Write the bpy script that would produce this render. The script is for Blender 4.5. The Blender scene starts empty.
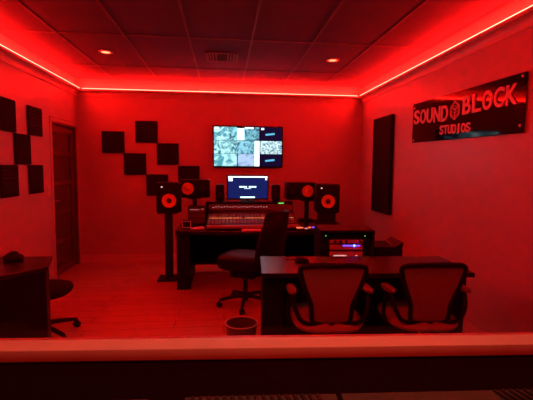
import bpy, bmesh, math, random
from mathutils import Vector, Matrix, noise
random.seed(7)
PI = math.pi
S = bpy.context.scene
C = S.collection
# ------------------------------------------------------------------ camera
YAW, PIT, ROLL, FPX = math.radians(6.1), math.radians(4.7), 0.008, 400.0
cam = bpy.data.cameras.new('camera'); cam_o = bpy.data.objects.new('camera', cam); C.objects.link(cam_o)
f = Vector((math.sin(YAW)*math.cos(PIT), math.cos(YAW)*math.cos(PIT), -math.sin(PIT)))
r = Vector((math.cos(YAW), -math.sin(YAW), 0)); u = r.cross(f)
r2 = r*math.cos(ROLL)+u*math.sin(ROLL); u2 = -r*math.sin(ROLL)+u*math.cos(ROLL)
cam_o.matrix_world = Matrix(((r2.x, u2.x, -f.x, 0), (r2.y, u2.y, -f.y, 0), (r2.z, u2.z, -f.z, 1.43), (0, 0, 0, 1)))
cam.sensor_width = 36; cam.lens = 36*FPX/533; cam.clip_start = 0.02
S.camera = cam_o
# ------------------------------------------------------------------ world, exposure, large lamps
w = bpy.data.worlds.new('World'); S.world = w; w.use_nodes = True
w.node_tree.nodes['Background'].inputs[0].default_value = (0.30, 0.02, 0.02, 1)
w.node_tree.nodes['Background'].inputs[1].default_value = 0.01
S.view_settings.view_transform = 'Standard'; S.view_settings.look = 'None'
S.view_settings.exposure = 0.0; S.view_settings.gamma = 1.0
LED_POWER = 360.0
LED_COLOR = (1.0, 0.0042, 0.0025)
# control room the picture is taken from: red ceiling strip, added warm fill
def area(name, loc, size, energy, col):
    al = bpy.data.lights.new(name, 'AREA'); al.shape = 'RECTANGLE'; al.size, al.size_y = size
    al.energy = energy; al.color = col
    o = bpy.data.objects.new(name, al); C.objects.link(o); o.location = loc
area('control_room_red_strip', (0.2, 0.28, 2.5), (2.2, 0.12), 24.0, (1.0, 0.006, 0.003))
area('sill_warm_fill', (0.2, 0.95, 2.5), (1.6, 0.15), 4.2, (1.0, 0.52, 0.28))  # unseen fill, added for the warm tone on the sill top
# ------------------------------------------------------------------ materials
def mat(name, col, rough=0.5, metal=0.0, emit=None, estr=0.0, spec=0.5, noise_amt=0.0, noise_scale=20.0, bump=0.0):
    m = bpy.data.materials.new(name); m.use_nodes = True
    nt = m.node_tree; b = nt.nodes['Principled BSDF']
    b.inputs['Base Color'].default_value = (*col, 1)
    b.inputs['Roughness'].default_value = rough; b.inputs['Metallic'].default_value = metal
    b.inputs['Specular IOR Level'].default_value = spec
    if emit:
        b.inputs['Emission Color'].default_value = (*emit, 1); b.inputs['Emission Strength'].default_value = estr
    if noise_amt or bump:
        tc = nt.nodes.new('ShaderNodeTexCoord'); n = nt.nodes.new('ShaderNodeTexNoise')
        n.inputs['Scale'].default_value = noise_scale; n.inputs['Detail'].default_value = 5
        nt.links.new(tc.outputs['Object'], n.inputs['Vector'])
        if noise_amt:
            mx = nt.nodes.new('ShaderNodeMix'); mx.data_type = 'RGBA'
            mx.inputs[6].default_value = (*[c*(1-noise_amt) for c in col], 1)
            mx.inputs[7].default_value = (*[min(1, c*(1+noise_amt)) for c in col], 1)
            nt.links.new(n.outputs['Fac'], mx.inputs[0]); nt.links.new(mx.outputs[2], b.inputs['Base Color'])
        if bump:
            bp = nt.nodes.new('ShaderNodeBump'); bp.inputs['Strength'].default_value = bump; bp.inputs['Distance'].default_value = 0.004
            nt.links.new(n.outputs['Fac'], bp.inputs['Height']); nt.links.new(bp.outputs[0], b.inputs['Normal'])
    return m

def emis(name, col, s):
    return mat(name, (0.004, 0.004, 0.004), 0.5, emit=col, estr=s, spec=0.1)

M = {}
M['wall'] = mat('wall_paint', (0.60, 0.58, 0.58), 0.38, noise_amt=0.02, noise_scale=2, bump=0.12, spec=0.5)
M['trim'] = mat('trim_paint', (0.62, 0.60, 0.58), 0.35, noise_amt=0.03)
M['sill'] = mat('sill_paint', (0.78, 0.70, 0.62), 0.45, noise_amt=0.12, noise_scale=14, bump=0.3)
M['dark_wall'] = mat('dark_fabric_wall', (0.022, 0.014, 0.018), 0.9, noise_amt=0.3, noise_scale=40)
M['tbar'] = mat('grid_metal', (0.125, 0.12, 0.15), 0.7)
M['black'] = mat('black_plastic', (0.008, 0.008, 0.009), 0.42, spec=0.2, noise_amt=0.2, noise_scale=60)
M['black_matte'] = mat('black_matte', (0.010, 0.010, 0.011), 0.8, noise_amt=0.2)
M['black_gloss'] = mat('black_gloss', (0.006, 0.006, 0.007), 0.06, spec=0.22)
M['leather'] = mat('black_leather', (0.008, 0.006, 0.007), 0.5, spec=0.2, noise_amt=0.2, noise_scale=80, bump=0.3)
M['laminate'] = mat('dark_laminate', (0.014, 0.011, 0.013), 0.27, noise_amt=0.15, noise_scale=8, spec=0.6)
M['desk_side'] = mat('black_board', (0.007, 0.006, 0.007), 0.55, spec=0.2, noise_amt=0.15)
M['foam'] = mat('acoustic_foam', (0.022, 0.020, 0.024), 0.95, spec=0.2, noise_amt=0.25, noise_scale=70, bump=0.4)
M['fabric'] = mat('black_fabric', (0.014, 0.012, 0.014), 0.9, spec=0.2, noise_amt=0.25, noise_scale=120, bump=0.3)
M['mesh_light'] = mat('grey_mesh_fabric', (0.33, 0.31, 0.31), 0.8, noise_amt=0.12, noise_scale=160, bump=0.4)
M['seat_light'] = mat('grey_seat_fabric', (0.36, 0.34, 0.33), 0.75, noise_amt=0.12, noise_scale=100, bump=0.3)
M['pad'] = mat('grey_arm_pad', (0.17, 0.16, 0.16), 0.5, noise_amt=0.05)
M['metal'] = mat('brushed_metal', (0.45, 0.45, 0.46), 0.3, 0.9, noise_amt=0.1)
M['cone'] = mat('yellow_cone', (0.95, 0.72, 0.12), 0.4, noise_amt=0.05)
M['cone_dust'] = mat('dark_dust_cap', (0.03, 0.03, 0.03), 0.5)
M['white'] = mat('white_plastic', (0.8, 0.8, 0.78), 0.35, noise_amt=0.03)
M['console_grey'] = mat('console_panel', (0.11, 0.10, 0.11), 0.4, noise_amt=0.1, noise_scale=40)
M['console_dark'] = mat('console_case', (0.02, 0.018, 0.02), 0.45, spec=0.2, noise_amt=0.1)
M['armrest'] = mat('console_armrest', (0.35, 0.33, 0.38), 0.35, noise_amt=0.08)
M['letter'] = mat('sign_letter_acrylic', (0.85, 0.80, 0.80), 0.35, noise_amt=0.03)
M['brown'] = mat('stained_wood', (0.13, 0.08, 0.06), 0.4, noise_amt=0.35, noise_scale=12)
M['basket'] = mat('translucent_plastic', (0.13, 0.11, 0.10), 0.35, noise_amt=0.05)
M['rack_face'] = mat('rack_faceplate', (0.55, 0.52, 0.54), 0.45, 0.0, noise_amt=0.15, noise_scale=50)
M['sidegrey'] = mat('control_surface_grey', (0.028, 0.07, 0.055), 0.6, noise_amt=0.2, noise_scale=50)
M['red_led'] = emis('red_indicator', (1, 0.12, 0.05), 3)
M['orange_led'] = emis('orange_indicator', (1, 0.25, 0.06), 1.6)
M['pink_led'] = emis('pink_indicator', (1, 0.35, 0.35), 1.2)
M['white_led'] = emis('white_indicator', (1, 0.6, 0.5), 1.5)
M['blue_led'] = emis('blue_indicator', (0.04, 0.10, 1), 30)
M['blue_soft'] = emis('blue_glow', (0.14, 0.05, 0.9), 3.0)
M['green_led'] = emis('green_display', (0.25, 1, 0.15), 1.5)
M['navy'] = emis('navy_screen', (0.005, 0.016, 0.125), 1.0)
M['navy_dark'] = emis('dark_navy_tile', (0.002, 0.004, 0.03), 1.0)
M['screen_white'] = emis('screen_white', (0.65, 0.90, 1.0), 2.6)
M['cyan_text'] = emis('cyan_text', (0.12, 0.55, 0.85), 1.2)
M['lamp_glow'] = emis('downlight_lens', (1.0, 0.20, 0.08), 4.5)

def led_mat():
    m = bpy.data.materials.new('led_tape'); m.use_nodes = True; nt = m.node_tree; nt.nodes.clear()
    o = nt.nodes.new('ShaderNodeOutputMaterial'); e = nt.nodes.new('ShaderNodeEmission')
    e.inputs[0].default_value = (*LED_COLOR, 1); e.inputs[1].default_value = LED_POWER
    nt.links.new(e.outputs[0], o.inputs[0]); return m
M['led'] = led_mat()

def feed_mat(name, a, b, s, scale, ang):       # one camera feed of the wall screen: an unreadable bluish picture
    m = bpy.data.materials.new(name); m.use_nodes = True; nt = m.node_tree; p = nt.nodes['Principled BSDF']
    p.inputs['Base Color'].default_value = (0.01, 0.01, 0.01, 1); p.inputs['Roughness'].default_value = 0.5; p.inputs['Specular IOR Level'].default_value = 0.1
    tc = nt.nodes.new('ShaderNodeTexCoord'); mp = nt.nodes.new('ShaderNodeMapping'); mp.inputs['Rotation'].default_value = (0, ang, 0)
    mp.inputs['Location'].default_value = (ang*7, 0, ang*3)
    n = nt.nodes.new('ShaderNodeTexNoise'); n.inputs['Scale'].default_value = scale; n.inputs['Detail'].default_value = 6; n.inputs['Distortion'].default_value = 1.6
    cr = nt.nodes.new('ShaderNodeValToRGB')
    cr.color_ramp.elements[0].position = 0.38; cr.color_ramp.elements[0].color = (*a, 1)
    cr.color_ramp.elements[1].position = 0.58; cr.color_ramp.elements[1].color = (*b, 1)
    nt.links.new(tc.outputs['Object'], mp.inputs[0]); nt.links.new(mp.outputs[0], n.inputs['Vector'])
    nt.links.new(n.outputs['Fac'], cr.inputs[0]); nt.links.new(cr.outputs[0], p.inputs['Emission Color'])
    p.inputs['Emission Strength'].default_value = s
    return m

def tile_mat():
    m = mat('ceiling_tile', (0.09, 0.09, 0.16), 0.95, noise_amt=0.10, noise_scale=60, bump=0.5); return m
M['tile'] = tile_mat()

def floor_mat():
    m = bpy.data.materials.new('wood_laminate_floor'); m.use_nodes = True; nt = m.node_tree; p = nt.nodes['Principled BSDF']
    tc = nt.nodes.new('ShaderNodeTexCoord'); mp = nt.nodes.new('ShaderNodeMapping')
    br = nt.nodes.new('ShaderNodeTexBrick'); br.offset = 0.37
    br.inputs['Color1'].default_value = (0.80, 0.52, 0.34, 1); br.inputs['Color2'].default_value = (0.70, 0.46, 0.30, 1)
    br.inputs['Mortar'].default_value = (0.36, 0.24, 0.15, 1); br.inputs['Scale'].default_value = 1.0
    br.inputs['Mortar Size'].default_value = 0.004; br.inputs['Brick Width'].default_value = 1.2; br.inputs['Row Height'].default_value = 0.16
    n = nt.nodes.new('ShaderNodeTexNoise'); n.inputs['Scale'].default_value = 3; n.inputs['Detail'].default_value = 6
    mp2 = nt.nodes.new('ShaderNodeMapping'); mp2.inputs['Scale'].default_value = (1.2, 14, 1)
    mx = nt.nodes.new('ShaderNodeMix'); mx.data_type = 'RGBA'; mx.blend_type = 'MULTIPLY'; mx.inputs[0].default_value = 0.45
    nt.links.new(tc.outputs['Object'], mp.inputs[0]); nt.links.new(mp.outputs[0], br.inputs['Vector'])
    nt.links.new(tc.outputs['Object'], mp2.inputs[0]); nt.links.new(mp2.outputs[0], n.inputs['Vector'])
    nt.links.new(br.outputs['Color'], mx.inputs[6]); nt.links.new(n.outputs['Fac'], mx.inputs[7])
    nt.links.new(mx.outputs[2], p.inputs['Base Color']); p.inputs['Roughness'].default_value = 0.36
    return m
M['floor'] = floor_mat()

def glass_mat():
    m = bpy.data.materials.new('window_glass'); m.use_nodes = True; nt = m.node_tree; nt.nodes.clear()
    o = nt.nodes.new('ShaderNodeOutputMaterial'); t = nt.nodes.new('ShaderNodeBsdfTransparent'); g = nt.nodes.new('ShaderNodeBsdfGlossy')
    g.inputs['Roughness'].default_value = 0.0; t.inputs[0].default_value = (0.97, 0.97, 0.97, 1)
    fr = nt.nodes.new('ShaderNodeFresnel'); fr.inputs[0].default_value = 1.25; mx = nt.nodes.new('ShaderNodeMixShader')
    nt.links.new(fr.outputs[0], mx.inputs[0]); nt.links.new(t.outputs[0], mx.inputs[1]); nt.links.new(g.outputs[0], mx.inputs[2])
    nt.links.new(mx.outputs[0], o.inputs[0]); return m
M['glass'] = glass_mat()
M['door_glass'] = mat('dark_door_pane', (0.075, 0.05, 0.04), 0.15, noise_amt=0.1)

# ------------------------------------------------------------------ mesh helpers
def box(bm, c, s, bev=0.0, rot=None, seg=2):
    t = bmesh.new(); bmesh.ops.create_cube(t, size=1.0)
    bmesh.ops.scale(t, vec=s, verts=t.verts)
    if bev > 0:
        bmesh.ops.bevel(t, geom=t.edges[:], offset=min(bev, min(s)*0.49), segments=seg, affect='EDGES', profile=0.5)
    if rot is not None: bmesh.ops.transform(t, matrix=rot, verts=t.verts)
    bmesh.ops.translate(t, vec=c, verts=t.verts)
    me = bpy.data.meshes.new('t'); t.to_mesh(me); t.free(); bm.from_mesh(me); bpy.data.meshes.remove(me)
    return bm
def bx(c, s, bev=0.0, rot=None, seg=2):
    return box(bmesh.new(), c, s, bev, rot, seg)
def lathe(bm, prof, n=32, mtx=None):
    rings = []
    for (rr, z) in prof:
        if rr < 1e-5: rings.append([bm.verts.new((0, 0, z))])
        else: rings.append([bm.verts.new((rr*math.cos(2*PI*k/n), rr*math.sin(2*PI*k/n), z)) for k in range(n)])
    new = [v for q in rings for v in q]
    for a, b in zip(rings[:-1], rings[1:]):
        for k in range(n):
            k2 = (k+1) % n
            if len(a) == 1 and len(b) == 1: continue
            if len(a) == 1: bm.faces.new((a[0], b[k2], b[k]))
            elif len(b) == 1: bm.faces.new((a[k], a[k2], b[0]))
            else: bm.faces.new((a[k], a[k2], b[k2], b[k]))
    if mtx is not None: bmesh.ops.transform(bm, matrix=mtx, verts=new)
    return bm
def smooth_path(pts, closed=False, sub=6):
    P = [Vector(p) for p in pts]; n = len(P); out = []
    rng = n if closed else n-1
    for i in range(rng):
        p0 = P[(i-1) % n] if closed or i > 0 else P[0]
        p1 = P[i]; p2 = P[(i+1) % n]
        p3 = P[(i+2) % n] if closed or i+2 < n else P[-1]
        for k in range(sub):
            t = k/sub
            out.append(0.5*((2*p1)+(-p0+p2)*t+(2*p0-5*p1+4*p2-p3)*t*t+(-p0+3*p1-3*p2+p3)*t**3))
    if not closed: out.append(P[-1])
    return out
def tube(bm, pts, rad, closed=False, n=10, flat=1.0):
    P = [Vector(p) for p in pts]; N = len(P); rings = []; prev = None
    for i in range(N):
        a = P[(i-1) % N] if closed or i > 0 else P[i]; b = P[(i+1) % N] if closed or i < N-1 else P[i]
        d = (b-a).normalized()
        if prev is None:
            up = Vector((0, 0, 1)) if abs(d.z) < 0.9 else Vector((0, 1, 0)); s = d.cross(up).normalized()
        else:
            s = (prev - d*prev.dot(d)).normalized()
        prev = s; v = d.cross(s)
        rr = rad[i] if isinstance(rad, (list, tuple)) else rad
        rings.append([bm.verts.new(P[i] + s*rr*math.cos(2*PI*k/n) + v*rr*flat*math.sin(2*PI*k/n)) for k in range(n)])
    for i in range(N if closed else N-1):
        a = rings[i]; b = rings[(i+1) % N]
        off = 0
        if closed and i == N-1:
            off = min(range(n), key=lambda q: (a[0].co-b[q].co).length)
        for k in range(n):
            bm.faces.new((a[k], a[(k+1) % n], b[(k+1+off) % n], b[(k+off) % n]))
    if not closed:
        bm.faces.new(rings[0][::-1]); bm.faces.new(rings[-1])
    return bm
def prism(bm, poly, axis, a, b, bev=0.0):
    """extrude a 2D polygon: axis 'x' -> poly is (y,z); 'y' -> (x,z); 'z' -> (x,y)"""
    def mk(p, t): return {'x': (t, p[0], p[1]), 'y': (p[0], t, p[1]), 'z': (p[0], p[1], t)}[axis]
    t = bmesh.new()
    A = [t.verts.new(mk(p, a)) for p in poly]; B = [t.verts.new(mk(p, b)) for p in poly]
    t.faces.new(A); t.faces.new(B[::-1])
    for i in range(len(poly)):
        j = (i+1) % len(poly); t.faces.new((A[i], B[i], B[j], A[j]))
    bmesh.ops.recalc_face_normals(t, faces=t.faces)
    if bev: bmesh.ops.bevel(t, geom=t.edges[:], offset=bev, segments=2, affect='EDGES', profile=0.5)
    me = bpy.data.meshes.new('t'); t.to_mesh(me); t.free(); bm.from_mesh(me); bpy.data.meshes.remove(me)
    return bm
def surf(bm, fn, nu, nv, thick=0.01):
    """a thickened patch: fn(u,v)->point"""
    g = [[Vector(fn(i/nu, j/nv)) for j in range(nv+1)] for i in range(nu+1)]
    def nrm(i, j):
        a = g[min(i+1, nu)][j]-g[max(i-1, 0)][j]; b = g[i][min(j+1, nv)]-g[i][max(j-1, 0)][:3] if False else g[i][min(j+1, nv)]-g[i][max(j-1, 0)]
        return a.cross(b).normalized()
    T = [[bm.verts.new(g[i][j]+nrm(i, j)*thick/2) for j in range(nv+1)] for i in range(nu+1)]
    B = [[bm.verts.new(g[i][j]-nrm(i, j)*thick/2) for j in range(nv+1)] for i in range(nu+1)]
    for i in range(nu):
        for j in range(nv):
            bm.faces.new((T[i][j], T[i+1][j], T[i+1][j+1], T[i][j+1])); bm.faces.new((B[i][j], B[i][j+1], B[i+1][j+1], B[i+1][j]))
    for i in range(nu):
        bm.faces.new((T[i][0], B[i][0], B[i+1][0], T[i+1][0])); bm.faces.new((T[i][nv], T[i+1][nv], B[i+1][nv], B[i][nv]))
    for j in range(nv):
        bm.faces.new((T[0][j], T[0][j+1], B[0][j+1], B[0][j])); bm.faces.new((T[nu][j], B[nu][j], B[nu][j+1], T[nu][j+1]))
    return bm
def obj(name, bm, m, parent=None, smooth=False, loc=None, rot=None):
    bmesh.ops.recalc_face_normals(bm, faces=bm.faces)
    me = bpy.data.meshes.new(name); bm.to_mesh(me); bm.free()
    me.materials.append(m)
    if smooth:
        for p in me.polygons: p.use_smooth = True
        me.set_sharp_from_angle(angle=math.radians(40))
    o = bpy.data.objects.new(name, me); C.objects.link(o)
    if parent: o.parent = parent
    if loc: o.location = loc
    if rot: o.rotation_euler = rot
    return o
def tag(o, label, cat, group=None):
    o['label'] = label; o['category'] = cat
    if group: o['group'] = group
    return o
def thing(name, label, cat, loc=(0, 0, 0), rotz=0.0, group=None):
    o = bpy.data.objects.new(name, None); C.objects.link(o); o.empty_display_size = 0.1
    o.location = loc; o.rotation_euler = (0, 0, rotz)
    return tag(o, label, cat, group)
def struct(name, bm, m, parent=None, smooth=False):
    o = obj(name, bm, m, parent, smooth)
    if not parent: o['kind'] = 'structure'
    return o
def copy_tree(o, parent=None):
    c = o.copy(); C.objects.link(c)
    if parent: c.parent = parent
    for ch in [x for x in S.objects if x.parent == o]: copy_tree(ch, c)
    return c
def dup(o, loc, rotz, label, group=None):
    c = copy_tree(o); c.location = loc; c.rotation_euler = (0, 0, rotz); c['label'] = label
    if group: c['group'] = group
    return c
RX = lambda a: Matrix.Rotation(a, 4, 'X')
RY = lambda a: Matrix.Rotation(a, 4, 'Y')
RZ = lambda a: Matrix.Rotation(a, 4, 'Z')
T = lambda x, y, z: Matrix.Translation((x, y, z))

# ------------------------------------------------------------------ the room shell
XL, XR, YB, ZC = -2.10, 2.13, 6.10, 2.67
YF = 1.27      # inner face of the window wall (turned a little)
struct('floor', bx(((XL+XR)/2, 2.75, -0.05), (XR-XL+0.4, 7.5, 0.1)), M['floor'])
struct('ceiling', bx(((XL+XR)/2, 3.7, ZC+0.05), (XR-XL+0.4, 5.3, 0.1)), M['tile'])
struct('wall_back', bx(((XL+XR)/2, YB+0.06, 1.34), (XR-XL+0.4, 0.12, 2.78)), M['wall'])
struct('wall_right', bx((XR+0.06, 3.55, 1.34), (0.12, 5.2, 2.78)), M['wall'])
# left wall with the door opening (y 5.2-6.02, z 0-1.98)
bm = bmesh.new()
box(bm, (XL-0.06, 3.05, 1.34), (0.12, 4.2, 2.78)); box(bm, (XL-0.06, 5.605, 2.38), (0.12, 0.91, 0.70)); box(bm, (XL-0.06, 6.11, 1.34), (0.12, 0.10, 2.78))
struct('wall_left', bm, M['wall'])
# window wall, opening x -1.35..1.55, z 0.85..2.3
fw = bpy.data.objects.new('wall_front', None); C.objects.link(fw); fw['kind'] = 'structure'
fw.location = (0, YF-0.005, 0); fw.rotation_euler = (0, 0, math.radians(-3.4))
bm = bmesh.new()
box(bm, (0.1, -0.045, 0.424), (4.7, 0.085, 0.848)); box(bm, (0.1, -0.05, 2.50), (4.7, 0.10, 0.36))
box(bm, (-1.82, -0.05, 1.58), (0.86, 0.10, 1.48)); box(bm, (2.03, -0.05, 1.58), (0.84, 0.10, 1.48))
obj('wall_panel', bm, M['dark_wall'], fw)
win = bpy.data.objects.new('window_1', None); C.objects.link(win); win['kind'] = 'structure'
win.location = fw.location; win.rotation_euler = fw.rotation_euler
sl = bx((0.1, -0.047, 0.867), (3.02, 0.093, 0.036), 0.003)
obj('window_sill', sl, M['sill'], win, True)
bm = bmesh.new()
box(bm, (-1.37, -0.05, 1.6), (0.04, 0.11, 1.44), 0.003); box(bm, (1.59, -0.05, 1.6), (0.04, 0.11, 1.44), 0.003); box(bm, (0.11, -0.05, 2.30), (3.0, 0.11, 0.04), 0.003)
obj('window_frame', bm, M['trim'], win)
g = obj('glass_pane', bx((0.11, -0.016, 1.58), (2.92, 0.006, 1.404)), M['glass'], win)
# crown mouldings
def crown_profile():
    z0, z1 = 2.415, 2.515
    pts = [(0, z0), (0.012, z0), (0.014, z0+0.012)]
    for k in range(9):
        a = k/8*PI/2; pts.append((0.016+0.050*(1-math.cos(a)), z0+0.016+0.058*math.sin(a)))
    pts += [(0.076, z0+0.076), (0.080, z0+0.084), (0.080, z1), (0.0, z1)]
    return pts
def crown(name, a, b, inward):
    a = Vector(a); b = Vector(b); inward = Vector(inward); bm = bmesh.new()
    pr = crown_profile()
    A = [bm.verts.new((a.x+inward.x*p[0], a.y+inward.y*p[0], p[1])) for p in pr]
    B = [bm.verts.new((b.x+inward.x*p[0], b.y+inward.y*p[0], p[1])) for p in pr]
    bm.faces.new(A); bm.faces.new(B[::-1])
    for i in range(len(pr)):
        j = (i+1) % len(pr); bm.faces.new((A[i], B[i], B[j], A[j]))
    struct(name, bm, M['trim'], None, True)
crown('trim_1', (XL, 1.2), (XL, YB), (1, 0)); crown('trim_2', (XL, YB), (XR, YB), (0, -1)); crown('trim_3', (XR, 1.2), (XR, YB), (-1, 0)); crown('trim_5', (XL, 1.40), (XR, 1.40), (0, 1))
struct('baseboard_back', bx(((XL+XR)/2, YB-0.008, 0.055), (XR-XL, 0.016, 0.11), 0.003), M['white'])
struct('baseboard_right', bx((XR-0.007, 3.7, 0.045), (0.014, 4.8, 0.09), 0.003), M['trim'])
struct('baseboard_left', bx((XL+0.007, 3.15, 0.045), (0.014, 3.95, 0.09), 0.003), M['trim'])
# ceiling grid
bm = bmesh.new()
for k in range(-2, 5): box(bm, (-0.335+0.61*k if -0.335+0.61*k < XR else XR-0.02, 3.7, ZC-0.003), (0.020, 4.8, 0.0075))
for y in (1.60, 2.81, 4.03, 5.25): box(bm, ((XL+XR)/2, y, ZC-0.0035), (XR-XL, 0.024, 0.008))
struct('trim_4', bm, M['tbar'])
# door
d = bpy.data.objects.new('door_1', None); C.objects.link(d); d['kind'] = 'structure'; d.location = (XL, 5.605, 0)
bm = bmesh.new()
for s in (-1, 1): box(bm, (-0.045, s*0.395, 0.99), (0.10, 0.03, 1.98), 0.003)
box(bm, (-0.045, 0, 1.965), (0.10, 0.82, 0.03), 0.003)
obj('door_jamb', bm, M['brown'], d)
bm = bmesh.new()
for s in (-1, 1): box(bm, (0.004, s*0.43, 1.0), (0.010, 0.045, 2.02), 0.003)
box(bm, (0.004, 0, 2.0), (0.010, 0.905, 0.045), 0.003)
obj('door_frame', bm, M['trim'], d)
leaf = bmesh.new()
for s in (-1, 1): box(leaf, (-0.05, s*0.335, 0.975), (0.04, 0.08, 1.93), 0.002)
zz = [0.05, 0.44, 0.82, 1.20, 1.58, 1.90]
for i, z in enumerate(zz): box(leaf, (-0.05, 0, z), (0.038, 0.62, 0.09 if i in (0, 5) else 0.045), 0.002)
lf = obj('door_leaf', leaf, M['brown'], d)
for i in range(5): obj('door_pane', bx((-0.052, 0, (zz[i]+zz[i+1])/2), (0.012, 0.60, zz[i+1]-zz[i]-0.03)), M['door_glass'], lf)
bm = bmesh.new(); lathe(bm, [(0, 0), (0.026, 0), (0.026, 0.008), (0.010, 0.012), (0.010, 0.035), (0, 0.035)], 20, T(-0.03, -0.335, 0.98) @ RY(PI/2))
box(bm, (0.0, -0.29, 0.98), (0.014, 0.10, 0.018), 0.004)
obj('door_handle', bm, M['metal'], lf, True)

# ------------------------------------------------------------------ LED tape on the moulding
def led(label, a, b, inward, n_at):
    a = Vector((*a, 0)); b = Vector((*b, 0)); inward = Vector((*inward, 0)); L = (b-a).length; dr = (b-a).normalized()
    root = thing('led_strip', label, 'led strip', tuple((a+b)/2+Vector((0, 0, 2.516))), 0, 'red light strips along the ceiling moulding')
    ang = math.atan2(dr.y, dr.x); rm = RZ(ang)
    obj('tape', bx((0, 0, 0.0012), (L, 0.012, 0.0018), 0, rm), M['tbar'], root)
    bm = bmesh.new()
    box(bm, (0, 0, 0.0060), (L-0.02, 0.014, 0.0070), 0, rm)
    obj('light_tube', bm, M['led'], root)
IN = 0.072
led('glowing red light strip running along the top of the left wall', (XL+IN, 1.42+IN), (XL+IN, YB-IN-0.02), (1, 0), 0)
led('glowing red light strip running across the top of the back wall', (XL+IN+0.02, YB-IN), (XR-IN-0.02, YB-IN), (0, -1), 0)
led('glowing red light strip running along the top of the right wall above the sign', (XR-IN, 1.42+IN), (XR-IN, YB-IN-0.02), (-1, 0), 0)

led('glowing red light strip above the control room window', (XL+IN+0.02, 1.40+IN), (XR-IN-0.02, 1.40+IN), (0, 1), 0)

# ------------------------------------------------------------------ ceiling lamps and vent
def downlight(x, y, label):
    t = thing('recessed_downlight', label, 'ceiling light', (x, y, ZC-0.001), 0, 'recessed ceiling lights')
    bm = bmesh.new(); lathe(bm, [(0.046, 0.0), (0.046, -0.004), (0.056, -0.010), (0.070, -0.009), (0.075, -0.003), (0.075, 0)], 36)
    obj('trim_ring', bm, M['white'], t, True)
    bm = bmesh.new(); lathe(bm, [(0, -0.009), (0.03, -0.008), (0.0455, -0.004), (0.0455, -0.001), (0, -0.001)], 32)
    obj('lens', bm, M['lamp_glow'], t, True)
    l = bpy.data.lights.new('downlight_lamp', 'SPOT'); l.energy = 1.5; l.color = (1, 0.05, 0.02); l.spot_size = 2.2; l.spot_blend = 0.8; l.shadow_soft_size = 0.04
    lo = bpy.data.objects.new('downlight_lamp', l); C.objects.link(lo); lo.location = (0, 0, -0.03); lo.parent = t
downlight(-1.28, 4.64, 'small round glowing recessed downlight in the left part of the ceiling')
downlight(1.25, 4.63, 'small round glowing recessed downlight in the right part of the ceiling')
t = thing('ceiling_vent', 'square louvred air vent in the middle of the dark tiled ceiling', 'air vent', (-0.02, 4.64, ZC-0.008))
bm = bmesh.new()
for s in (-1, 1):
    box(bm, (s*0.165, 0, -0.006), (0.03, 0.36, 0.012), 0.003); box(bm, (0, s*0.165, -0.006), (0.36, 0.03, 0.012), 0.003)
obj('vent_frame', bm, M['tbar'], t)
obj('vent_opening', bx((0, 0, 0.001), (0.30, 0.30, 0.004)), M['black_matte'], t)
for k in range(9): obj('slat', bx((-0.132+0.033*k, 0, -0.009), (0.022, 0.30, 0.002), 0, RY(math.radians(40 if k < 4 else -40)) if k != 4 else None), M['tbar' if k in (0, 1, 2, 7, 8, 6) else 'black_matte'], t)

# ------------------------------------------------------------------ acoustic foam
def foam_bm(n=8, w=0.315, d=0.045):
    bm = bmesh.new()
    box(bm, (0, 0.003, 0), (w, 0.024, w), 0.004)
    st = w/n
    for k in range(n):
        x0 = -w/2+k*st
        prism(bm, [(x0+0.004, -0.007), (x0+st*0.5, -0.015), (x0+st-0.004, -0.007)], 'z', -w/2+0.006, w/2-0.006)
    return bm
foam_me = None
def foam(loc, rotz, label, roll, group):
    global foam_me
    if foam_me is None:
        o = obj('acoustic_foam_panel', foam_bm(), M['foam']); foam_me = o.data
    else:
        o = bpy.data.objects.new('acoustic_foam_panel', foam_me); C.objects.link(o)
    o.location = loc; o.rotation_euler = (0, roll, rotz)
    tag(o, label, 'foam panel', group)
GB, GL = 'dark foam squares on the back wall', 'dark foam squares on the left wall'
yb = YB-0.016
for (x, z, lab, ro) in [
    (-1.605, 1.775, 'dark foam square on back wall, outermost left one near the corner', 0),
    (-1.128, 1.932, 'dark foam square on back wall, highest one of the zigzag', PI/2),
    (-0.825, 1.612, 'dark foam square on back wall, lower right of the highest square', 0),
    (-1.300, 1.460, 'dark foam square on back wall, between outermost left square and the one above speaker', PI/2),
    (-0.985, 1.152, 'dark foam square on back wall, lowest one, just above the upright left speaker', 0),
    (-0.522, 1.282, 'dark foam square on back wall, right above the sideways left speaker', PI/2)]:
    foam((x, yb, z), 0, lab, ro, GB)
xl = XL+0.016
for (y, z, lab, ro) in [
    (4.160, 1.915, 'dark foam square on left wall, top one nearest the picture edge', 0),
    (4.745, 1.915, 'dark foam square on left wall, top one nearest the door', PI/2),
    (4.450, 1.595, 'dark foam square on left wall, middle one of the checkerboard', 0),
    (4.160, 1.275, 'dark foam square on left wall, bottom one nearest the picture edge', PI/2),
    (4.725, 1.275, 'dark foam square on left wall, bottom one nearest the light switch', 0)]:
    foam((xl, y, z), PI/2, lab, ro, GL)

t = thing('wall_acoustic_panel', 'tall dark fabric acoustic panel hung on the right wall beside the sign', 'acoustic panel', (XR-0.002, 5.17, 0.84), 0)
obj('fabric_panel', bx((-0.027, 0, 0.63), (0.050, 0.60, 1.27), 0.012), M['fabric'], t)
bm = bmesh.new()
for s in (-1, 1): box(bm, (-0.003, s*0.2, 1.0), (0.006, 0.04, 0.03))
obj('mounting_clip', bm, M['metal'], t)
t = thing('light_switch', 'small pale light switch plate on the left wall beside the door', 'light switch', (XL+0.001, 5.06, 1.13))
obj('plate', bx((0.003, 0, 0), (0.006, 0.075, 0.12), 0.002), M['white'], t)
obj('rocker', bx((0.008, 0, 0), (0.006, 0.032, 0.065), 0.002), M['white'], t)

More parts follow.
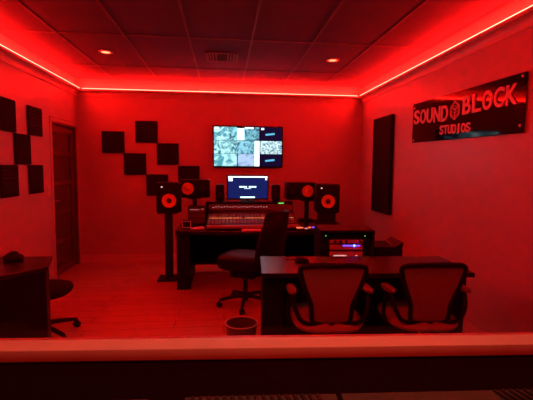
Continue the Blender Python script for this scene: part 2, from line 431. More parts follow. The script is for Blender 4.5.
# ------------------------------------------------------------------ the sign
sg = thing('studio_sign', 'long glossy black sign with raised red lettering on the right wall', 'sign', (XR, 3.50, 1.915))
# local: along -y is reading direction (left to right seen from the room)
obj('sign_board', bx((-0.018, 0, 0), (0.006, 1.70, 0.425), 0.002, RX(math.radians(0.9))), M['black_gloss'], sg)
for (yy, zz_) in ((0.81, 0.175), (0.81, -0.175), (-0.81, 0.175), (-0.81, -0.175)):
    bm = bmesh.new(); lathe(bm, [(0, 0.0), (0.006, 0.0), (0.006, 0.019), (0.013, 0.019), (0.013, 0.024), (0.009, 0.027), (0, 0.027)], 20, T(0, yy, zz_) @ RY(-PI/2))
    obj('standoff_screw', bm, M['metal'], sg, True)
def letters(word, y_left, y_right, zb_l, h_l, zb_r, h_r, cw=0.86):
    n = len(word); y = y_left; step = (y_right-y_left)/n
    for i, ch in enumerate(word):
        cu = bpy.data.curves.new('letter', 'FONT'); cu.body = ch; cu.size = 1; cu.extrude = 0.004; cu.offset = 0.022
        to = bpy.data.objects.new('tmp', cu); C.objects.link(to)
        dg = bpy.context.evaluated_depsgraph_get(); me = bpy.data.meshes.new_from_object(to.evaluated_get(dg)); bpy.data.objects.remove(to)
        xs = [v.co.x for v in me.vertices]; ys = [v.co.y for v in me.vertices]
        x0, x1, y0, y1 = min(xs), max(xs), min(ys), max(ys)
        ww = abs(step)*cw if ch != 'I' else abs(step)*0.30
        fr = (i+0.5)/n; zb = zb_l+(zb_r-zb_l)*fr; h = h_l+(h_r-h_l)*fr; yc = y_left+step*(i+0.5)
        for v in me.vertices:
            a = (v.co.x-(x0+x1)/2)/(x1-x0)*ww; b = (v.co.y-y0)/(y1-y0)*h; c_ = v.co.z
            v.co = (-0.026-c_, yc-a-3.50, zb+b-1.915)
        me.materials.clear(); me.materials.append(M['letter'])
        o = bpy.data.objects.new('letter', me); C.objects.link(o); o.parent = sg
letters('SOUND', 4.315, 3.62, 1.915, 0.15, 1.880, 0.15)
letters('BLOCK', 3.405, 2.715, 1.905, 0.16, 1.900, 0.15)
letters('STUDIOS', 3.765, 3.265, 1.760, 0.088, 1.745, 0.083)
# the block emblem between the words: a six-sided block outline with brick courses
bm = bmesh.new()
def hexpt(k, rr): a = PI/2+k*PI/3; return (rr*0.98*math.cos(a), rr*1.05*math.sin(a))
hx = [hexpt(k, 0.076) for k in range(6)]
for k in range(6):
    p, q = hx[k], hx[(k+1) % 6]; tube(bm, [(-0.028, p[0], p[1]), (-0.028, q[0], q[1])], 0.0085, n=6)
tube(bm, [(-0.028, 0, 0), (-0.028, 0, hx[3][1])], 0.006, n=6)
for k in (1, 5): tube(bm, [(-0.028, 0, 0), (-0.028, hx[k][0], hx[k][1])], 0.006, n=6)
for zz_ in (-0.025, -0.05):
    for s in (-1, 1): tube(bm, [(-0.028, s*0.005, zz_), (-0.028, s*0.060, zz_+0.03)], 0.004, n=6)
for zz_ in (0.02, 0.04): tube(bm, [(-0.028, -0.04, zz_), (-0.028, 0.04, zz_)], 0.005, n=6)
obj('block_emblem', bm, M['letter'], sg, loc=(0, 3.512-3.50, 1.96-1.915))

# ------------------------------------------------------------------ television and its feeds
tv = thing('television', 'flat television on back wall showing a grid of camera pictures', 'television', (0.362, YB, 1.732))
obj('housing', bx((0, -0.045, 0), (1.05, 0.045, 0.615), 0.006), M['black'], tv)
obj('wall_bracket', bx((0, -0.012, 0), (0.35, 0.022, 0.25)), M['metal'], tv)
ys = -0.0690
def px(u_): return -0.525+1.05*(u_-20)/460.0     # only a ruler: source strip 20..480 across the set
def pz(v_): return 0.3075-0.615*(v_-28)/268.0
def cell(nm, x0, z0, x1, z1, m, dy=0.0, par=tv):
    return obj(nm, bx(((px(x0)+px(x1))/2, ys-dy, (pz(z0)+pz(z1))/2), (px(x1)-px(x0), 0.0015, pz(z0)-pz(z1))), m, par)
cell('screen', 27, 34, 474, 290, M['black_gloss'])
feeds = [(28, 36, 120, 122, (0.05, .25, .34), (.45, .85, .9), 9, 0.4), (120, 36, 178, 122, (0.01, .05, .08), (.25, .65, .75), 14, 0.9), (222, 36, 322, 122, (0.02, .08, .12), (.16, .45, .55), 9, 1.4),
         (28, 124, 178, 208, (0.015, .12, .18), (.42, .85, .9), 8, 2.0), (178, 124, 290, 208, (0.03, .12, .2), (.22, .55, .68), 11, 2.6),
         (28, 210, 176, 288, (0.06, .28, .36), (.40, .78, .8), 7, 3.1), (182, 210, 290, 288, (0.14, .18, .34), (.35, .50, .75), 5, 3.6),
         (330, 124, 472, 208, (0.04, .16, .22), (.60, .82, .85), 22, 4.0)]
for i, (a, b, c_, e, ca, cb, sc, an) in enumerate(feeds):
    cell('camera_picture', a, b, c_, e, feed_mat('camera_feed_%s' % 'abcdefgh'[i], ca, cb, 1.5, sc, an), 0.001)
cell('white_patch', 178, 44, 224, 120, M['screen_white'], 0.0012)
cell('white_patch', 292, 124, 324, 288, M['screen_white'], 0.0012)
cell('white_patch', 34, 38, 60, 50, M['screen_white'], 0.002)
cell('white_patch', 336, 40, 354, 52, M['screen_white'], 0.002)
cell('white_patch', 230, 37, 285, 46, M['screen_white'], 0.002)
cell('navy_tile', 330, 36, 472, 122, M['navy_dark'], 0.001); cell('navy_tile', 330, 210, 472, 288, M['navy_dark'], 0.001)
for zc in (80, 250):
    bm = bmesh.new()
    for k in range(5):
        xx = px(370+12*k); box(bm, (xx, ys-0.0022, pz(zc-1.4*k+3)), (0.030, 0.0012, 0.026), 0, RY(math.radians(-8)))
    obj('cyan_mark', bm, M['cyan_text'], tv)
# ------------------------------------------------------------------ producer desk at the back wall
dk = thing('producer_desk', 'wide dark studio desk against the back wall carrying the mixing console', 'desk', (0.49, 4.95, 0))
obj('desk_top', prism(bmesh.new(), [(-1.04, 0.55), (-1.04, -0.36), (-0.62, -0.44), (-0.20, -0.50), (0.30, -0.50), (0.66, -0.44), (1.04, -0.34), (1.04, 0.55)], 'z', 0.660, 0.70, 0.004), M['laminate'], dk)
for s in (-1, 1):
    obj('leg_panel', bx((s*0.955, 0.08, 0.33), (0.15, 0.82, 0.66), 0.006), M['desk_side'], dk)
obj('back_panel', bx((0, 0.50, 0.40), (1.76, 0.02, 0.50)), M['desk_side'], dk)
obj('cable_shelf', bx((0, 0.25, 0.22), (1.76, 0.45, 0.025)), M['desk_side'], dk)
# raised bridge shelf behind the console that carries the screen and the small speakers
obj('bridge_shelf', bx((-0.15, 0.42, 0.955), (1.15, 0.24, 0.03), 0.004), M['laminate'], dk)
for s in (-1, 1): obj('bridge_support', bx((-0.15+s*0.56, 0.42, 0.82), (0.025, 0.22, 0.24)), M['desk_side'], dk)

# mixing console
mc = thing('mixing_console', 'large sloped mixing console with rows of lit channels on the back desk', 'mixing console', (0.345, 4.62, 0.701))
W = 1.10
obj('case', prism(bmesh.new(), [(0.0, 0.0), (0.0, 0.035), (0.10, 0.055), (0.42, 0.135), (0.48, 0.175), (0.52, 0.24), (0.57, 0.245), (0.58, 0.0)], 'x', -W/2, W/2, 0.003), M['console_dark'], mc, True)
obj('armrest', bx((0, 0.0, 0.035), (W, 0.075, 0.04), 0.014), M['armrest'], mc, True)
sl_a = math.atan2(0.08, 0.32)
RS = RX(sl_a)
def on_slope(x, y, h=0.0):
    z = 0.055+(y-0.10)*0.25; return (x, y-math.sin(sl_a)*h, z+math.cos(sl_a)*h)
obj('channel_panel', bx(on_slope(0, 0.26, 0.002), (W-0.03, 0.325, 0.003), 0, RS), M['console_grey'], mc)
R2 = RX(math.atan2(0.065, 0.04))
obj('meter_bridge', bx((0, 0.497, 0.212), (W-0.03, 0.085, 0.006), 0, RX(math.atan2(0.065, 0.04))), M['console_grey'], mc)
fader_me = None
slot = bmesh.new()
for k in range(24):
    x = -0.50+k*0.0435
    fy = 0.13+0.05*random.random()
    if fader_me is None:
        fo = obj('fader', bx((0, 0, 0), (0.016, 0.024, 0.014), 0.002, RS), M['pad'], mc); fader_me = fo.data; kb = bmesh.new(); lathe(kb, [(0, 0.016), (0.007, 0.016), (0.009, 0), (0, 0)], 12, RS); ko = obj('knob', kb, M['pad'], mc, True); knob_me = ko.data
        ko.location = on_slope(x, 0.235, 0.004)
    else:
        fo = bpy.data.objects.new('fader', fader_me); C.objects.link(fo); fo.parent = mc
        ko = bpy.data.objects.new('knob', knob_me); C.objects.link(ko); ko.parent = mc; ko.location = on_slope(x, 0.235, 0.004)
    fo.location = on_slope(x, fy, 0.009)
    for yy in (0.30, 0.345, 0.385):
        ko = bpy.data.objects.new('knob', knob_me); C.objects.link(ko); ko.parent = mc; ko.location = on_slope(x, yy, 0.004)
    box(slot, on_slope(x, 0.155, 0.004), (0.004, 0.09, 0.002), 0, RS)
obj('fader_slot', slot, M['black_matte'], mc)
bm = bmesh.new()
for k in range(24):
    if k not in (9, 17): box(bm, on_slope(-0.50+k*0.0435, 0.27, 0.006), (0.034, 0.010, 0.004), 0, RS)
obj('button_lights', bm, M['orange_led'], mc)
bm = bmesh.new()
for k in range(20): box(bm, (-0.48+k*0.036, 0.492+(k % 3)*0.003, 0.212+(k % 3)*0.006), (0.010, 0.010, 0.006), 0, R2)
obj('meter_lights', bm, M['pink_led'], mc)

# keyboard lying in front of the console
kb = thing('computer_keyboard', 'pale slim computer keyboard lying on the back desk before the console', 'keyboard', (0.335, 4.52, 0.7005), math.radians(-2))
obj('case', bx((0, 0, 0.008), (0.27, 0.10, 0.012), 0.004), M['white'], kb)
bm = bmesh.new()
for i in range(13):
    for j in range(4): box(bm, (-0.12+i*0.02, -0.036+j*0.024, 0.016), (0.016, 0.018, 0.005))
obj('keys', bm, M['white'], kb)

# computer monitor
mn = thing('computer_monitor', 'small computer monitor with a navy screen behind the mixing console', 'monitor', (0.320, 5.37, 0.971))
obj('foot', bx((0, 0.02, 0.006), (0.20, 0.14, 0.010), 0.004), M['black'], mn)
obj('stand', bx((0, 0.045, 0.09), (0.05, 0.02, 0.17), 0.003), M['black'], mn)
obj('housing', bx((0, 0.01, 0.185), (0.56, 0.03, 0.325), 0.006), M['black'], mn)
scn = obj('screen', bx((0, -0.0065, 0.187), (0.53, 0.002, 0.296)), M['navy'], mn)
def mcell(nm, x0, z0, x1, z1, m): obj(nm, bx(((x0+x1)/2, -0.0082, (z0+z1)/2), (x1-x0, 0.0014, z1-z0)), m, scn)
mcell('menu_bar', -0.263, 0.318, 0.263, 0.334, M['screen_white'])
mcell('icon_block', -0.258, 0.270, -0.205, 0.316, M['screen_white'])
mcell('icon_block', 0.235, 0.285, 0.258, 0.316, M['screen_white'])
bm = bmesh.new()
for k in range(11):
    if k != 5: box(bm, (-0.105+k*0.021, -0.0082, 0.193), (0.015, 0.0014, 0.020))
for k in range(5): box(bm, (-0.04+k*0.018, -0.0082, 0.170), (0.012, 0.0014, 0.007))
obj('screen_text', bm, M['screen_white'], scn)
mcell('dock_bar', -0.10, 0.044, 0.095, 0.062, M['screen_white'])

# small satellite speakers on the bridge shelf
sp = thing('desktop_speaker', 'small rounded dark speaker on the shelf left of the monitor', 'speaker', (-0.052, 5.36, 0.971), 0, 'small speakers beside the monitor')
obj('cabinet', bx((0, 0, 0.115), (0.112, 0.12, 0.228), 0.028, None, 4), M['black'], sp, True)
bm = bmesh.new(); lathe(bm, [(0, 0.004), (0.012, 0.006), (0.034, 0.0), (0.038, 0.004), (0.040, 0)], 24, T(0, -0.060, 0.085) @ RX(PI/2)); obj('woofer', bm, M['console_dark'], sp, True)
bm = bmesh.new(); lathe(bm, [(0, 0.004), (0.012, 0.003), (0.016, 0)], 20, T(0, -0.060, 0.165) @ RX(PI/2)); obj('tweeter', bm, M['console_dark'], sp, True)
dup(sp, (0.700, 5.36, 0.971), 0, 'small rounded dark speaker on the shelf right of the monitor')
g = thing('clock_display', 'tiny black device with a green lit display right of the monitor', 'display', (0.745, 5.20, 0.9465))
obj('case', bx((0, 0, 0.014), (0.11, 0.05, 0.026), 0.004), M['black'], g); obj('display', bx((0, -0.0255, 0.014), (0.075, 0.002, 0.010)), M['green_led'], g)

# studio speakers
def studio_speaker(label, loc, rotz, sideways=False, flip=1, grp='black studio speakers around the back desk', wv=0.300, hv=0.365, cone_r=0.088):
    t = thing('studio_speaker', label, 'speaker', loc, rotz, grp)
    w_, h_ = (hv, wv) if sideways else (wv, hv)
    obj('cabinet', bx((0, 0.0, h_/2), (w_, 0.26, h_), 0.014, None, 3), M['black'], t, True)
    if sideways: wc, tc = (flip*w_*0.20, h_*0.5), (-flip*w_*0.30, h_*0.5)
    else: wc, tc = (0.0, h_*0.40), (0.0, h_*0.80)
    FR = lambda p: T(p[0], -0.130, p[1]) @ RX(PI/2)
    bm = bmesh.new(); lathe(bm, [(cone_r*1.02, 0.0), (cone_r*1.20, 0.0), (cone_r*1.20, 0.004), (cone_r*1.08, 0.009), (cone_r*1.0, 0.006), (cone_r*0.98, 0.0)], 36, FR(wc)); obj('woofer_ring', bm, M['black'], t, True)
    bm = bmesh.new(); lathe(bm, [(cone_r*0.98, 0.006), (cone_r*0.90, 0.008), (cone_r*0.82, 0.003), (cone_r*0.36, 0.0005)], 36, FR(wc)); cn = obj('woofer', bm, M['cone'], t, True)
    bm = bmesh.new(); lathe(bm, [(0, 0.010), (cone_r*0.2, 0.008), (cone_r*0.37, 0.001), (0, 0.001)], 24, FR(wc)); obj('dust_cap', bm, M['cone' if sideways else 'cone_dust'], cn, True)
    bm = bmesh.new(); lathe(bm, [(0, 0.007), (0.010, 0.005), (0.014, 0.001), (0.036, 0.006), (0.040, 0.0)], 28, FR(tc)); obj('tweeter', bm, M['black_matte'], t, True)
    obj('port', bx((0, -0.1321, 0.028), (w_*0.5, 0.004, 0.016), 0.0015), M['black_matte'], t)
    if not sideways: obj('power_light', bx((-0.085 if rotz >= 0 else -0.085, -0.1315, h_*0.86), (0.020, 0.004, 0.012)), M['white_led'], t)
    return t
studio_speaker('upright black studio speaker with orange cone on tall stand, left of the desk', (-0.685, 5.10, 0.865), math.radians(8))
studio_speaker('sideways black studio speaker with orange cone at the left end of the desk', (-0.385, 5.385, 1.025), 0, True, -1, wv=0.235, hv=0.40, cone_r=0.080)
studio_speaker('sideways black studio speaker with orange cone at the right end of the desk', (1.035, 5.385, 0.995), 0, True, 1, wv=0.235, hv=0.40, cone_r=0.080)
studio_speaker('upright black studio speaker with orange ring cone at the far right of desk', (1.335, 5.10, 0.855), math.radians(-6))
def stand(label, x, y, z0, h, w_=0.24, pw=0.055):
    t = thing('speaker_stand', label, 'stand', (x, y, z0), 0, 'stands carrying the studio speakers')
    obj('base_plate', bx((0, 0, 0.012), (w_, w_, 0.022), 0.008), M['black_matte'], t)
    obj('post', bx((0, 0, h/2), (pw, pw, h-0.036), 0.008), M['black_matte'], t)
    obj('top_plate', bx((0, 0, h-0.010), (w_*0.9, 0.22, 0.016), 0.004), M['black_matte'], t)
stand('tall black floor stand under the upright left studio speaker', -0.690, 5.10, 0, 0.865, w_=0.27, pw=0.09)
stand('short black stand on the desk under the sideways left speaker', -0.385, 5.385, 0.7005, 0.3245, w_=0.18)
stand('short black stand on the desk under the sideways right speaker', 1.13, 5.385, 0.7005, 0.2945, w_=0.18)
stand('short black stand on the desk under the upright right speaker', 1.335, 5.10, 0.7005, 0.1545, w_=0.25, pw=0.20)
# outboard box with small lights left of the console
ob = thing('outboard_unit', 'dark box with a row of tiny lights on the desk left of the console', 'audio equipment', (-0.335, 5.06, 0.7005))
obj('case', bx((0, 0.03, 0.115), (0.215, 0.24, 0.225), 0.006), M['console_dark'], ob)
for z in (0.06, 0.125, 0.19): obj('faceplate', bx((0, -0.092, z), (0.205, 0.004, 0.055), 0.001), M['console_grey'], ob)
bm = bmesh.new()
for k in range(5): box(bm, (-0.07+k*0.022, -0.0955, 0.20), (0.008, 0.003, 0.007))
box(bm, (0.075, -0.0955, 0.205), (0.010, 0.003, 0.010))
obj('indicator_lights', bm, M['pink_led'], ob)
# items on the left part of the desk
it = thing('control_pad', 'small square box with lit red rim at the left end of the back desk', 'audio equipment', (-0.44, 4.82, 0.7005))
obj('case', bx((0, 0, 0.045), (0.12, 0.10, 0.085), 0.006), M['console_dark'], it)
bm = bmesh.new()
for s in (-1, 1):
    box(bm, (s*0.048, -0.051, 0.045), (0.008, 0.003, 0.075)); box(bm, (0, -0.051, 0.045+s*0.036), (0.10, 0.003, 0.006))
obj('lit_rim', bm, mat('dim_red_rim', (0.1, 0.1, 0.1), 0.5, emit=(1, 0.03, 0.03), estr=0.35), it)
it = thing('paper_notes', 'small pale folded notes lying on the back desk beside the console', 'paper', (-0.31, 4.74, 0.7005), math.radians(12))
obj('sheet', bx((0, 0, 0.004), (0.15, 0.10, 0.003), 0, RX(0.05)), M['white'], it); obj('sheet', bx((0.02, 0.02, 0.010), (0.12, 0.09, 0.003), 0, RX(0.07) @ RZ(0.2)), M['white'], it)
# gadget with red and blue lights
it = thing('light_controller', 'small box with glowing red and blue keys on right wing of the back desk', 'audio equipment', (0.965, 4.53, 0.7005), math.radians(4))
obj('case', prism(bmesh.new(), [(-0.04, 0), (-0.04, 0.02), (0.04, 0.037), (0.04, 0)], 'x', -0.125, 0.125, 0.003), M['black'], it)
for (x, m_, w_) in ((-0.09, 'red_led', 0.075), (-0.02, 'pink_led', 0.035), (0.03, 'red_led', 0.03), (0.085, 'blue_soft', 0.05)):
    obj('lit_key', bx((x, 0.010 if x != -0.02 else -0.02, 0.0325 if x != -0.02 else 0.026), (w_, 0.018, 0.006), 0.001, RX(0.21)), M[m_], it)
# dark case under the right wing
# ------------------------------------------------------------------ office chair at the console
def star_base(root, rr, legs, rot0=0.0, m='black', hub_h=0.30):
    bm = bmesh.new(); lathe(bm, [(0, 0.06), (0.032, 0.06), (0.032, 0.14), (0.024, 0.15), (0.024, hub_h), (0, hub_h)], 20)
    obj('gas_lift', bm, M[m], root, True)
    for k in range(legs):
        a = rot0+k*2*PI/legs; bm = bmesh.new(); c, s = math.cos(a), math.sin(a)
        tube(bm, smooth_path([(0.02*c, 0.02*s, 0.105), (rr*0.5*c, rr*0.5*s, 0.098), (rr*c, rr*s, 0.072)], sub=4), [0.024, 0.023, 0.022, 0.021, 0.020, 0.019, 0.018, 0.017, 0.016], n=8)
        lg = obj('base_leg', bm, M[m], root, True)
        bm = bmesh.new()
        for off in (-0.014, 0.014): lathe(bm, [(0, -0.009), (0.024, -0.009), (0.027, -0.004), (0.027, 0.004), (0.024, 0.009), (0, 0.009)], 18, T(rr*c, rr*s, 0.0275) @ RZ(a+0.5) @ T(0, off, 0) @ RX(PI/2))
        box(bm, (rr*c, rr*s, 0.055), (0.022, 0.022, 0.03), 0.004)
        obj('caster', bm, M['black_matte'], lg, True)
oc = thing('office_chair', 'black padded office chair on casters turned sideways in front of the mixing console', 'office chair', (0.22, 4.05, 0), math.radians(65))
star_base(oc, 0.27, 5, 0.9)
def cushion(w_, d_, h_, z, cy=0.0, puff=0.02):
    def fn(u_, v_): pass
    bm = bx((0, cy, z), (w_, d_, h_), min(w_, d_, h_)*0.45, None, 4)
    for v in bm.verts:
        if v.co.z > z: v.co.z += puff*(1-(2*v.co.x/w_)**2)*(1-(2*(v.co.y-cy)/d_)**2)
    return bm
bm = bx((0, 0, 0), (1, 1, 1), 0, None); bm.free()
def cushion2(w_, d_, h_, z, cy=0.0, puff=0.02, ex=4.0):
    """super-ellipse cushion"""
    bm = bmesh.new(); n = 40; rings = []
    for (s, zz_) in ((0.0, -h_/2), (0.80, -h_/2), (0.95, -h_*0.36), (1.0, 0), (0.96, h_*0.34), (0.86, h_*0.47), (0.6, h_/2+puff*0.5), (0.3, h_/2+puff*0.9), (0, h_/2+puff)):
        if s == 0: rings.append([bm.verts.new((0, cy, z+zz_))]); continue
        rg = []
        for k in range(n):
            a = 2*PI*k/n; c, sn = math.cos(a), math.sin(a)
            q = (abs(c)**ex+abs(sn)**ex)**(-1/ex)
            rg.append(bm.verts.new((w_/2*s*c*q, cy+d_/2*s*sn*q, z+zz_)))
        rings.append(rg)
    for a, b in zip(rings[:-1], rings[1:]):
        for k in range(n):
            k2 = (k+1) % n
            if len(a) == 1: bm.faces.new((a[0], b[k], b[k2]))
            elif len(b) == 1: bm.faces.new((a[k], a[k2], b[0]))
            else: bm.faces.new((a[k], a[k2], b[k2], b[k]))
    return bm
obj('mechanism', bx((0, 0, 0.34), (0.20, 0.26, 0.07), 0.012), M['black_matte'], oc)
obj('seat', cushion2(0.50, 0.52, 0.14, 0.475, 0, 0.02), M['leather'], oc, True)
# shell back: local -y is the rear of the chair
def shell(u_, v_):
    x = (u_-0.5)*2; wv = 0.27-0.05*(v_**3); z = 0.50+0.50*v_
    return (x*wv*math.sqrt(1-0.75*v_**5), -0.36-0.06*v_+0.15*x*x, z-0.05*x*x*v_)
obj('backrest', surf(bmesh.new(), shell, 14, 12, 0.075), M['leather'], oc, True)
obj('back_bracket', tube(bmesh.new(), smooth_path([(0, -0.05, 0.33), (0, -0.32, 0.36), (0, -0.385, 0.52)], sub=5), 0.022, n=8), M['black'], oc, True)

# ------------------------------------------------------------------ front desk and its two mesh chairs
RD = math.radians(-4.0)
fd = thing('work_desk', 'dark laminate desk in the middle of the room behind the two mesh chairs', 'desk', (0.935, 2.71, 0), RD)
obj('desk_top', bx((0.02, 0, 0.735), (1.40, 0.50, 0.030), 0.004), M['laminate'], fd)
obj('leg_panel', bx((-0.60, 0.03, 0.36), (0.14, 0.40, 0.72), 0.006), M['desk_side'], fd)
obj('leg_panel', prism(bmesh.new(), [(0.575, 0.72), (0.71, 0.72), (0.69, 0), (0.62, 0)], 'y', -0.17, 0.23, 0.004), M['desk_side'], fd)
obj('modesty_panel', bx((0, 0.20, 0.42), (1.10, 0.018, 0.60)), M['desk_side'], fd)
obj('drawer_box', bx((-0.02, 0.03, 0.655), (0.5, 0.32, 0.125), 0.004), M['desk_side'], fd)
it = thing('phone', 'small pale flat phone lying on the far edge of the middle desk', 'phone', (0.505, 2.905, 0.7505), math.radians(-8))
obj('body', bx((0, 0, 0.006), (0.11, 0.055, 0.011), 0.004), M['rack_face'], it); obj('display', bx((0, 0, 0.0118), (0.10, 0.047, 0.0012)), M['black_gloss'], it)
it = thing('computer_mouse', 'small dark computer mouse lying on the middle desk', 'mouse', (0.56, 2.80, 0.7505), math.radians(60))
obj('shell', cushion2(0.06, 0.11, 0.022, 0.011, 0, 0.012, 2.4), M['black'], it, True); obj('scroll_wheel', bx((0, 0.03, 0.030), (0.006, 0.018, 0.010), 0.002), M['black_matte'], it)

def mesh_chair(label, loc, rotz):
    t = thing('mesh_chair', label, 'chair', loc, rotz, 'two mesh back chairs at the middle desk')
    star_base(t, 0.24, 5, 0.0, hub_h=0.38)
    obj('mechanism', bx((0, 0.27, 0.39), (0.20, 0.24, 0.06), 0.012), M['black_matte'], t)
    for o in [x for x in S.objects if x.parent == t and x.name.split('.')[0] in ('gas_lift', 'base_leg')]: o.location.y = 0.27
    st = obj('seat', cushion2(0.46, 0.50, 0.055, 0.445, 0.25, 0.006, 3.2), M['seat_light'], t, True)
    # backrest: wide rounded top tapering to a narrow foot; it leans back (towards -y) going up
    def bk(x, z): return (x, 0.055-0.06*(z-0.45)/0.40+0.5*x*x, z)
    loop = [bk(-0.178, 0.838), bk(-0.10, 0.848), bk(0.0, 0.850), bk(0.10, 0.848), bk(0.178, 0.838), bk(0.200, 0.805), bk(0.165, 0.69), bk(0.128, 0.59), bk(0.120, 0.50), bk(0.095, 0.468), bk(0, 0.460), bk(-0.095, 0.468), bk(-0.120, 0.50), bk(-0.128, 0.59), bk(-0.165, 0.69), bk(-0.200, 0.805)]
    bf = obj('back_frame', tube(bmesh.new(), smooth_path(loop, True, 4), 0.015, True, 8), M['black'], t, True)
    def mem(u_, v_):
        z = 0.468+(0.838-0.468)*v_
        if z > 0.59: hw = 0.128+(0.190-0.128)*((z-0.59)/0.235)
        else: hw = 0.112+0.016*((z-0.468)/0.122)
        hw = min(hw, 0.190)
        x = (u_*2-1)*hw; p = bk(x, z); return (p[0], p[1]+0.012*(1-(u_*2-1)**2), p[2])
    obj('back_mesh', surf(bmesh.new(), mem, 12, 16, 0.004), M['mesh_light'], t, True)
    obj('back_bracket', tube(bmesh.new(), smooth_path([(0, 0.18, 0.385), (0, 0.0, 0.385), (0, 0.03, 0.42), (0, 0.05, 0.475)], sub=5), 0.022, n=8), M['black'], t, True)
    for s in (-1, 1):
        bm = bmesh.new()
        tube(bm, smooth_path([(s*0.06, 0.05, 0.465), (s*0.13, 0.04, 0.472), (s*0.19, 0.035, 0.50), (s*0.225, 0.05, 0.575), (s*0.236, 0.09, 0.652)], sub=6), 0.014, n=8)
        tube(bm, [(s*0.24, 0.16, 0.43), (s*0.255, 0.16, 0.50), (s*0.245, 0.14, 0.655)], 0.014, n=8)
        ar = obj('armrest', bm, M['black'], t, True)
        obj('arm_pad', cushion2(0.060, 0.19, 0.024, 0.668, 0, 0.006, 2.6), M['pad'], ar, True, loc=(s*0.240, 0.13, 0))
    return t
ch = mesh_chair('mesh back chair with black frame at the desk, nearer the waste basket', (0.655, 2.29, 0), math.radians(-3))
dup(ch, (1.275, 2.26, 0), math.radians(-3), 'mesh back chair with black frame at the desk, nearer the right wall')

# ------------------------------------------------------------------ rack cabinet and equipment case behind the middle desk
rk = thing('equipment_rack', 'dark equipment rack with a bright blue light behind the middle desk', 'equipment rack', (1.06, 3.45, 0), math.radians(-4))
bm = bmesh.new()
for s in (-1, 1): box(bm, (s*0.225, -0.01, 0.45), (0.02, 0.32, 0.88), 0.003)
box(bm, (0, -0.01, 0.89), (0.47, 0.34, 0.022), 0.004); box(bm, (0, -0.01, 0.03), (0.45, 0.32, 0.03)); box(bm, (0, 0.145, 0.45), (0.45, 0.015, 0.86))
obj('cabinet', bm, M['desk_side'], rk)
for (z, h_, m_) in ((0.845, 0.040, 'black'), (0.795, 0.040, 'rack_face'), (0.745, 0.048, 'rack_face'), (0.685, 0.055, 'rack_face'), (0.60, 0.09, 'black'), (0.48, 0.13, 'black'), (0.33, 0.13, 'black'), (0.16, 0.16, 'black')):
    un = obj('rack_unit', bx((0, 0.005, z), (0.43, 0.27, h_), 0.003), M['black'], rk)
    if m_ == 'rack_face': obj('faceplate', bx((0.0, -0.1295, z), (0.29, 0.003, h_-0.006)), M[m_], un)
    if z == 0.745:
        bm = bmesh.new(); lathe(bm, [(0, 0.004), (0.007, 0.003), (0.008, 0)], 16, T(0.07, -0.1320, 0.760) @ RX(PI/2)); obj('blue_light', bm, M['blue_led'], un)
        obj('blue_glow', bx((0.045, -0.1321, 0.760), (0.15, 0.003, 0.010)), M['blue_soft'], un)  # emissive bar standing in for the purple glow around the blue light
    if z == 0.685:
        bm = bmesh.new()
        for k in range(7): box(bm, (-0.10+k*0.016, -0.1315, 0.672), (0.010, 0.003, 0.007))
        box(bm, (0.09, -0.1315, 0.672), (0.012, 0.003, 0.007))
        obj('indicator_lights', bm, M['white_led'], un)
    if z == 0.845:
        bm = bmesh.new()
        for x in (-0.18, 0.16): box(bm, (x, -0.1315, 0.845), (0.008, 0.003, 0.006))
        obj('indicator_lights', bm, M['green_led'], un)
    if z == 0.795:
        bm = bmesh.new()
        for x in (-0.1, -0.05, 0.0, 0.12, 0.17): lathe(bm, [(0, 0.012), (0.010, 0.012), (0.012, 0), (0, 0)], 14, T(x, -0.1320, 0.795) @ RX(PI/2))
        obj('knobs', bm, M['black'], un, True)
cs = thing('equipment_case', 'low black case with a raised corner standing right of the equipment rack', 'case', (1.447, 3.46, 0), math.radians(-4))
obj('body', bx((0, 0, 0.365), (0.24, 0.30, 0.73), 0.010), M['black'], cs, True)
obj('lid', prism(bmesh.new(), [(-0.130, 0.730), (-0.130, 0.745), (0.05, 0.745), (0.10, 0.775), (0.125, 0.785), (0.110, 0.730)], 'y', -0.155, 0.155, 0.003), M['black'], cs)
obj('latch', bx((0, -0.154, 0.70), (0.05, 0.008, 0.04), 0.002), M['black'], cs)

# ------------------------------------------------------------------ waste basket
wb = thing('waste_basket', 'small round translucent waste basket on the floor left of the middle desk', 'waste basket', (0.130, 2.90, 0))
bm = bmesh.new(); lathe(bm, [(0, 0.004), (0.085, 0.004), (0.088, 0.0), (0.092, 0.008), (0.117, 0.27), (0.114, 0.27), (0.089, 0.012), (0, 0.010)], 40)
obj('body', bm, M['basket'], wb, True)
bm = bmesh.new(); tube(bm, [(0.119*math.cos(2*PI*k/40), 0.119*math.sin(2*PI*k/40), 0.274) for k in range(40)], 0.0045, True, 8); obj('rim', bm, M['white'], wb, True)

# ------------------------------------------------------------------ left desk, its chair and the bag
ld = thing('corner_desk', 'black angled desk at the left edge of the picture against the left wall', 'desk', (-1.62, 2.6, 0))
P0 = [(-0.46, 0.52), (0.335, 0.52), (0.435, 0.20), (0.20, -0.10), (0.10, -0.75), (-0.46, -0.75)]
obj('desk_top', prism(bmesh.new(), P0, 'z', 0.72, 0.75, 0.004), M['laminate'], ld)
obj('side_panel', prism(bmesh.new(), [(0.300, 0.48), (0.325, 0.48), (0.420, 0.20), (0.19, -0.09), (0.175, -0.075), (0.392, 0.20)], 'z', 0.0, 0.72), M['desk_side'], ld)
obj('back_panel', bx((-0.08, 0.475, 0.36), (0.76, 0.02, 0.72)), M['desk_side'], ld)
obj('front_panel', bx((0.08, -0.40, 0.36), (0.02, 0.62, 0.72)), M['desk_side'], ld)
bg = thing('cloth_bag', 'small dark slumped bag lying on the far edge of the left desk', 'bag', (-1.50, 3.0, 0.7505))
bm = cushion2(0.13, 0.12, 0.034, 0.018, 0, 0.022, 2.2)
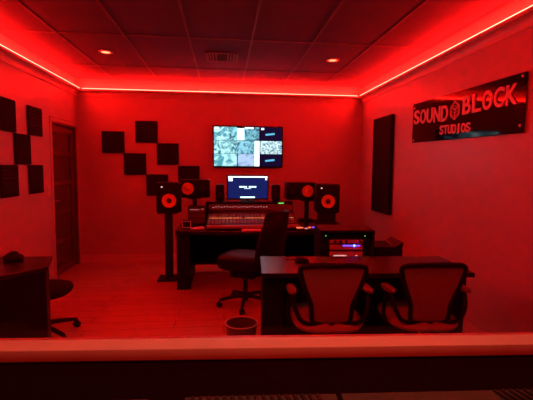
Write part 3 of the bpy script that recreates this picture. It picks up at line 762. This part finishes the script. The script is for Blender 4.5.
for v in bm.verts: v.co += Vector((0, 0, 0.010*noise.noise(v.co*18))) if v.co.z > 0.01 else Vector((0, 0, 0))
obj('pouch', bm, M['fabric'], bg, True)
obj('strap', tube(bmesh.new(), smooth_path([(-0.03, 0, 0.050), (-0.015, 0.0, 0.060), (0.02, 0.0, 0.060), (0.035, 0, 0.048)], sub=5), 0.004, n=6), M['black'], bg, True)
sc = thing('swivel_chair', 'black swivel chair on casters partly hidden behind the left desk', 'office chair', (-1.53, 3.42, 0), math.radians(-90))
star_base(sc, 0.30, 5, PI/2+0.75-0.05)
obj('mechanism', bx((0, 0, 0.35), (0.18, 0.22, 0.06), 0.012), M['black_matte'], sc)
obj('seat', cushion2(0.46, 0.52, 0.075, 0.40, 0, 0.012, 2.6), M['fabric'], sc, True)
obj('gas_cover', bx((0, 0, 0.13), (0.07, 0.07, 0.06), 0.02), M['black'], sc)

# ------------------------------------------------------------------ control room: console under the window
cd = thing('control_desk', 'black desk in the near room under the window at the bottom of the picture', 'desk', (0.1, 0.62, 0), math.radians(-2.6))
obj('desk_top', bx((0, 0, 0.80), (2.0, 0.50, 0.03), 0.004), M['black_matte'], cd)
for s in (-1, 1): obj('leg_panel', bx((s*0.96, 0, 0.395), (0.03, 0.46, 0.79)), M['black_matte'], cd)
def unit(label, x0, x1, yb_, zb, rot, ridges, px0=0.0, px1=1.0):
    w_ = x1-x0; t = thing('control_surface', label, 'audio equipment', ((x0+x1)/2, yb_, 0.8165), rot, 'grey audio units below the window')
    h_ = zb-0.816
    obj('case', prism(bmesh.new(), [(0, 0), (0, h_-0.008), (-0.012, h_), (-0.10, h_-0.004), (-0.30, h_-0.055), (-0.30, 0)], 'x', -w_/2, w_/2, 0.002), M['sidegrey'], t)
    bm = bmesh.new()
    for k in range(ridges):
        x = -w_/2+w_*(px0+(px1-px0)*(k+0.5)/ridges)
        box(bm, (x, -0.048, h_+0.000), (w_*(px1-px0)/ridges*0.42, 0.070, 0.008), 0.001, RZ(0.25))
    if ridges: obj('vent_ribs', bm, M['black_matte'], t)
    return t
unit('dim grey unit at the bottom edge, leftmost and lowest of the three', -0.36, -0.165, 0.872, 0.9235, math.radians(-3), 0)
unit('grey unit with ribbed top at the bottom edge, middle of the three', -0.085, 0.252, 0.862, 0.9215, math.radians(-3), 17, 0.05, 0.92)
unit('widest grey unit at the bottom edge, right one of the three', 0.262, 0.80, 0.838, 0.922, math.radians(-3), 10, 0.66, 0.99)
